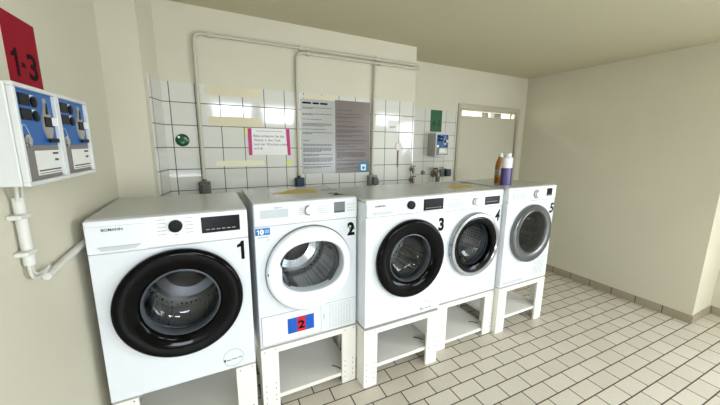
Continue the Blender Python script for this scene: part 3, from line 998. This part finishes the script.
patch('sticky_note_scrap', 'yellow scrap below the left magenta tape', 'scrap', 0.712, 0.755, 1.412, 1.448, M['yellow'], 0.15, group='yellow scraps round the paper notice')
patch('sticky_note_scrap', 'yellow scrap below the right magenta tape', 'scrap', 0.998, 1.050, 1.412, 1.442, M['yellow'], 0.25, group='yellow scraps round the paper notice')
patch('sticky_note_scrap', 'yellow scrap peeking out left of the left magenta tape top', 'scrap', 0.708, 0.728, 1.630, 1.672, M['yellow'], 0.2, group='yellow scraps round the paper notice')
patch('glue_residue', 'beige glue band along the top tile row left of the notices', 'glue residue', 0.462, 0.842, 1.890, 1.957, M['residue'], 0.05, group='old glue on the tiles')
patch('glue_residue', 'beige glue patch on the tiles just above the paper notice', 'glue residue', 0.470, 0.842, 1.685, 1.755, M['residue'], 0.10, group='old glue on the tiles')
patch('glue_residue', 'long pale yellow glue band below the paper notice', 'glue residue', 0.498, 0.842, 1.404, 1.446, M['paleyellow'], 0.06, y=YT - 0.0001, group='old glue on the tiles')
patch('glue_residue', 'cream glue band just above the light grey notice', 'glue residue', 1.135, 1.432, 1.918, 1.950, M['residue'], 0.08, group='old glue on the tiles')

# green disc
bm = bmesh.new()
lathe_y(bm, 0, 0, [(0.041, 0), (0.041, -0.006), (0.034, -0.011), (0.016, -0.013)], 40, False, True)
o = link('wall_disc', bm, M['greend'], None, smooth=True, loc=(0.314, YT, 1.586))
tag(o, 'round dark green disc stuck on the tiles near the pillar', 'disc')
bm = bmesh.new()
lathe_y(bm, -0.019, 0.020, [(0.007, -0.0105), (0.007, -0.0125)], 16, True, True)
link('white_spot', bm, M['whitetxt'], o)

# capped outlet and drip
bm = bmesh.new()
lathe_y(bm, 0, 0, [(0.036, 0), (0.036, -0.008), (0.030, -0.013), (0.010, -0.015)], 36, False, True)
tag(link('outlet_cap', bm, M['paper'], None, smooth=True, loc=(2.036, YT, 1.556)), 'round white outlet cap on the tiles right of the notices', 'cap')
bm = bmesh.new()
prism(bm, [(-0.007, 0), (-0.008, 0.148), (0.007, 0.148), (0.004, 0.06), (0.003, 0)], -0.0006, 0)
tag(link('rust_streak', bm, M['rust'], None, loc=(2.030, YT, 1.368)), 'brown rust streak running down below the white outlet cap', 'stain')
o = sheet('sticker', 'small white square with grey lines on the tiles above the outlet cap', 'sticker', 1.915, 2.022, 1.690, 1.790, M['paper'], None, 0.0008)  # thin white square behind the grey lines
bars('sticker_print', o, [(0.020, 0.085, 0.040, 0.0455), (0.022, 0.082, 0.032, 0.0365)], M['mark'], -0.0008, 0.0004)


# taps
def tap(name, label, loc, rotz, parts_scale=1.0):
    t = empty(name, label, 'tap', loc, rotz, 'taps by the far wall')
    s = parts_scale
    bm = bmesh.new()
    lathe_y(bm, 0, 0, [(0.026 * s, 0), (0.026 * s, -0.008 * s), (0.014 * s, -0.012 * s), (0.013 * s, -0.055 * s)], 24, True, True)
    b = link('valve_body', bm, M['brass'], t, smooth=True)
    bm = bmesh.new()
    lathe_z(bm, [(0.014 * s, -0.055 * s), (0.016 * s, -0.03 * s), (0.017 * s, 0.01 * s), (0.010 * s, 0.022 * s), (0.008 * s, 0.034 * s)], 24, 0, -0.055 * s)
    link('spout', bm, M['brass'], t, smooth=True)
    bm = bmesh.new()
    n = 24
    ring = []
    for i in range(n):
        a = 2 * PI * i / n
        ring.append(((0.030 + 0.004 * math.cos(5 * a)) * s * math.cos(a), -0.055 * s + (0.030 + 0.004 * math.cos(5 * a)) * s * math.sin(a)))
    prism(bm, ring, 0.034 * s, 0.048 * s, 'xy')
    link('handle', bm, M['brass'], t, bevel=0.003)
    return t


tap('water_tap', 'upper dull metal tap on the tiled wall edge above machine 4', (2.186, YT, 1.345), 0, 0.75)
tap('water_tap', 'lower dull metal tap on the tiled wall edge above machine 4', (2.186, YT, 1.245), 0, 0.85)
tap('water_tap', 'double-bodied dull metal tap under the small payment box', (2.765, W2 - 0.004, 1.250), 0, 1.55)
bm = bmesh.new()
lathe_y(bm, 0, 0, [(0.024, 0), (0.024, -0.01), (0.015, -0.014), (0.015, -0.035)], 20, False, True)
tag(link('pipe_stub', bm, M['brass'], None, smooth=True, loc=(2.612, W2 - 0.004, 1.268)), 'short capped pipe stub on the tiles left of the double tap', 'pipe stub')
for x, y, z, rot, lb in ((1.114, 0.21, 0.072, -0.84, 'short dark cord end on the shelf below the white-ringed dryer'), (1.748, 0.150, 0.136, -0.85, 'short dark cord end on the shelf of the stand that juts forward mid-row'), (2.398, 0.216, 0.052, -0.73, 'short dark cord end on the shelf below the silver-rimmed washing machine')):
    bm = bmesh.new()
    tube(bm, [(0, 0, 0.0027), (0.03, 0.004, 0.0027), (0.062, -0.003, 0.0027), (0.078, 0.0, 0.0027)], 0.0026, 8)
    o = tag(link('cord_end', bm, M['blackm'], None, smooth=True, loc=(x, y, z)), lb, 'cord')
    o.rotation_euler = (0, 0, rot)
t = socket('grey socket with a navy plug on the tiles beside the door frame', 2.885, 1.262, None, 0.075, 0.095, 'socketl', 'socket', W2 - 0.004)
link('plug', boxes((-0.005, 0.062, -0.105, -0.058, -0.040, 0.042)), M['navy'], t, bevel=0.008)


# ------------------------------------------------------------------ payment boxes and number signs
def pay_box(label, loc, rotz, w, d, h, case, group):
    """local frame: x along the wall (0..w), -y out of the wall, z up"""
    t = empty('payment_box', label, 'payment box', loc, rotz, group)
    e = 0.010
    bm = bmesh.new()
    box(bm, 0, w, -d + 0.006, 0, 0, h)
    link('case', bm, case, t, bevel=0.004)
    bm = bmesh.new()
    b = 0.011
    for q in ((0, w, 0, b), (0, w, h - b, h), (0, b, b, h - b), (w - b, w, b, h - b)):
        box(bm, q[0], q[1], -d - 0.008, -d + 0.006, q[2], q[3])
    link('cover_frame', bm, M['boxcase'], t, bevel=0.002)
    y = -d + 0.005
    pn = link('blue_panel', boxes((b, w - b, y - 0.003, y, 0.40 * h, h - b)), M['blue'], t)
    gp = link('grey_panel', boxes((b, w - b, y - 0.003, y, b, 0.40 * h)), M['gpanel'], t)
    f = y - 0.003
    W = w - 2 * b
    X = lambda u: b + u * W
    Z = lambda v: v * h
    lab = link('label_plate', boxes((X(0.30), X(0.99), f - 0.001, f, Z(0.085), Z(0.345))), M['paper'], gp)
    bars('label_print', lab, [(X(0.78), X(0.95), Z(0.300), Z(0.322)), (X(0.82), X(0.93), Z(0.225), Z(0.25)), (X(0.33), X(0.97), Z(0.125), Z(0.140)), (X(0.33), X(0.97), Z(0.100), Z(0.107))], M['ink'], f - 0.001, 0.0005)
    for v in (0.80, 0.655):
        sl = link('coin_slot', boxes((X(0.13), X(0.37), f - 0.003, f, Z(v), Z(v + 0.115))), M['blackm'], pn, bevel=0.001)
        bm = bmesh.new()
        lathe_y(bm, X(0.48), Z(v + 0.05), [(0.055 * W / 0.35 * 0.35 + 0.004, f), (0.055 * W + 0.004, f - 0.004), (0.03 * W, f - 0.006)], 20, False, True)
        link('coin_disc', bm, M['blackm'], pn)
        bars('coin_print', pn, [(X(0.42), X(0.50), Z(v + 0.085), Z(v + 0.115))], M['whitetxt'], f, 0.0006)
    # pointed silver plate with its black switch
    bm = bmesh.new()
    n = 14
    L = []
    for i in range(n + 1):
        s = i / n
        L.append((X(0.76) - 0.115 * W * math.sin(PI * min(s * 1.15, 1) ** 0.8) - 0.004, Z(0.46 + 0.45 * s)))
    Rr = [(2 * X(0.76) - a, c) for a, c in L]
    prism(bm, L + Rr[::-1][:], f - 0.004, f)
    bmesh.ops.remove_doubles(bm, verts=bm.verts, dist=1e-5)
    sp = link('silver_plate', bm, M['lens'], pn)
    bars('plate_switch', sp, [(X(0.66), X(0.86), Z(0.60), Z(0.71))], M['blackm'], f - 0.004, 0.003)
    bars('plate_foot', sp, [(X(0.70), X(0.98), Z(0.43), Z(0.475))], M['blackm'], f - 0.004, 0.003)
    bars('plate_tag', sp, [(X(0.84), X(1.0), Z(0.62), Z(0.71))], M['whitetxt'], f - 0.004, 0.004)
    bm = bmesh.new()
    prism(bm, [(X(0.73), Z(0.74)), (X(0.80), Z(0.74)), (X(0.77), Z(0.86))], f - 0.006, f - 0.004)
    link('plate_arrow', bm, M['blackm'], sp)
    bm = bmesh.new()
    lathe_y(bm, X(0.15), Z(0.445), [(0.017, f), (0.017, f - 0.005), (0.010, f - 0.008)], 24, False, True)
    link('lock', bm, M['chrome'], pn, smooth=True)
    bm = bmesh.new()
    tube(bm, [(X(0.06 + 0.03 * i), f - 0.0005, Z(0.52 + 0.09 * math.sin(i * 0.5) ** 1)) for i in range(9)], 0.0004, 6)
    link('panel_swoosh', bm, M['whitetxt'], pn)
    return t


# left wall frame: local x runs along the wall towards the back, local -y sticks out into the room
ROT = PI / 2 - math.atan(0.05)


def on_left(y):
    return (left_x(y), y)


BZ, BH, BD = 1.457, 0.256, 0.112
x_, y_ = on_left(-0.470)
pay_box('blue-fronted payment box on the left wall, the one nearer the camera', (x_, y_, BZ), ROT, 0.213, BD, BH, M['boxcase'], 'payment boxes on the left wall')
x_, y_ = on_left(-0.255)
pay_box('blue-fronted payment box on the left wall, the one nearer the pillar', (x_, y_, BZ), ROT, 0.225, BD, BH, M['boxcase'], 'payment boxes on the left wall')
pay_box('small blue-fronted payment box on the far tiles under the green sign', (2.665, W2 - 0.004, 1.455), 0, 0.185, 0.135, 0.243, M['boxcase2'], None)

x_, y_ = on_left(-0.198)
t = tag(link('number_sign', boxes((0, 0.182, -0.003, 0, 0, 0.205)), M['redsign'], None, loc=(x_, y_, 1.748)), 'red number sign reading 1-3 on the left wall above the payment boxes', 'sign')
t.rotation_euler = (0, 0, ROT)
figure_one('sign_number', M['redi'], t, 0.022, 0.052, 0.022, 0.105, -0.003)
lettering('sign_number', '3', M['redi'], t, lambda u, v, q: (u, -0.003 - q, v), 0.106, 0.160, 0.022, 0.105, 0.02)
bars('sign_dash', t, [(0.070, 0.090, 0.054, 0.068)], M['redi'], -0.003)
t = tag(link('number_sign', boxes((0, 0.160, -0.003, 0, 0, 0.234)), M['greens'], None, loc=(2.690, W2 - 0.004, 1.722)), 'green number sign reading 4-5 on the far tiles', 'sign')
lettering('sign_number', '4-5', M['greeni'], t, lambda u, v, q: (u, -0.003 - q, v), 0.020, 0.142, 0.060, 0.125, 0.02)

# conduit under the payment boxes
x_, y_ = on_left(-0.335)
c = empty('cable_conduit', 'pale grey conduit with two clips running down from the payment boxes', 'conduit', (x_, y_, 1.16), ROT)
bm = bmesh.new()
tube(bm, [(0.022, -0.018, 0.250), (0.020, -0.018, 0.045)], 0.0135, 18)
link('tube', bm, M['conduit'], c, smooth=True)
for zz, xx in ((0.195, 0.021), (0.085, 0.020)):
    link('clip', boxes((xx - 0.034, xx + 0.017, -0.034, 0.0, zz - 0.007, zz + 0.007)), M['conduit'], c, bevel=0.004)
for off, zl in ((-0.006, 0.0), (0.006, 0.010)):
    bm = bmesh.new()
    tube(bm, rounded_path([(0.020 + off, -0.018, 0.05), (0.022 + off, -0.018, zl), (0.075, -0.018, zl - 0.012), (0.115, -0.018, 0.004 + zl * 0.3)], 0.025), 0.0048, 10)
    link('cable', bm, M['cable'], c, smooth=True)
for off in (0.008, 0.030):
    bm = bmesh.new()
    tube(bm, [(off, -0.024, 0.24), (off - 0.006, -0.03, 0.30)], 0.0048, 10)
    link('cable', bm, M['cable'], c, smooth=True)
x_, y_ = on_left(-0.235)
c = empty('drain_pipe', 'pale grey pipe on the left wall slanting up behind machine 1', 'pipe', (x_, y_, 1.14), ROT)
bm = bmesh.new()
tube(bm, [(-0.004, -0.016, -0.004), (0.14, -0.016, 0.008), (0.42, -0.016, 0.026)], 0.0125, 16)
link('tube', bm, M['conduit'], c, smooth=True)
bm = bmesh.new()
tube(bm, [(0.02, -0.024, 0.012), (0.05, -0.028, 0.018), (0.09, -0.027, 0.014)], 0.003, 8)
link('strap', bm, M['cable'], c, smooth=True)


# ------------------------------------------------------------------ on top of the machines
def top_patch(name, label, cat, pts, z, m, group=None):
    bm = bmesh.new()
    ox, oy = pts[0]
    out = []
    n = len(pts)
    for i in range(n):
        a, b = Vector(pts[i]), Vector(pts[(i + 1) % n])
        for k in range(6):
            q = a.lerp(b, k / 6)
            out.append((q.x - ox + rng.uniform(-0.006, 0.006), q.y - oy + rng.uniform(-0.008, 0.008)))
    prism(bm, out, 0, 0.0008, 'xy')
    return tag(link(name, bm, m, None, loc=(ox, oy, z)), label, cat, group)


Z2, Z4, Z5 = 0.4061 + 0.8565, 0.3859 + 0.8554, 0.4051 + 0.8458
top_patch('glue_residue', 'yellow glue patch on the top of dryer 2', 'glue residue', [(0.79, 0.36), (1.08, 0.315), (1.115, 0.52), (0.93, 0.53)], Z2, M['residue_y'], 'yellow glue on the machine tops')
top_patch('glue_residue', 'yellow glue patch on the top of machine 4', 'glue residue', [(2.12, 0.20), (2.38, 0.27), (2.44, 0.40), (2.19, 0.41)], Z4, M['residue_y'], 'yellow glue on the machine tops')
o = tag(link('worktop_sticker', boxes((0, 0.10, 0, 0.09, 0, 0.0008)), M['dispg'], None, loc=(1.125, 0.38, Z2)), 'grey sticker on the back right of the top of dryer 2', 'sticker')
lettering('number_sticker', '2', M['numblack'], m2, lambda u, v, q: (u, v, 0.8567 + q), 0.475, 0.545, 0.09, 0.175, 0.03)


def bottle(name, label, loc, prof, mats, cap_m, capprof):
    t = empty(name, label, 'bottle', loc)
    for nm, pr, mt in prof:
        bm = bmesh.new()
        lathe_z(bm, pr, 28)
        for v in bm.verts:
            v.co.y *= 0.72
        link(nm, bm, mt, t, smooth=True)
    bm = bmesh.new()
    lathe_z(bm, capprof, 24)
    link('cap', bm, cap_m, t, smooth=True)
    return t


bottle('detergent_bottle', 'white bottle with a purple sleeve on the left front of dryer 5', (2.640, 0.170, Z5),
       [('body', [(0.046, 0.0), (0.050, 0.006), (0.050, 0.15), (0.050, 0.215), (0.046, 0.228), (0.030, 0.238)], M['bottlew']), ('sleeve', [(0.0508, 0.004), (0.0512, 0.008), (0.0512, 0.142), (0.0508, 0.146)], M['purple'])], None, M['bottlew'],
       [(0.028, 0.236), (0.028, 0.262), (0.022, 0.266)])
bottle('cleaner_bottle', 'amber bottle with a white cap standing behind the purple bottle on dryer 5', (2.728, 0.315, Z5),
       [('body', [(0.038, 0.0), (0.042, 0.006), (0.042, 0.155), (0.036, 0.186), (0.022, 0.216), (0.016, 0.230)], M['orange']), ('paper_label', [(0.0425, 0.07), (0.0428, 0.072), (0.0428, 0.118), (0.0425, 0.12)], M['label'])], None, M['bottlew'],
       [(0.019, 0.228), (0.019, 0.258), (0.014, 0.262)])
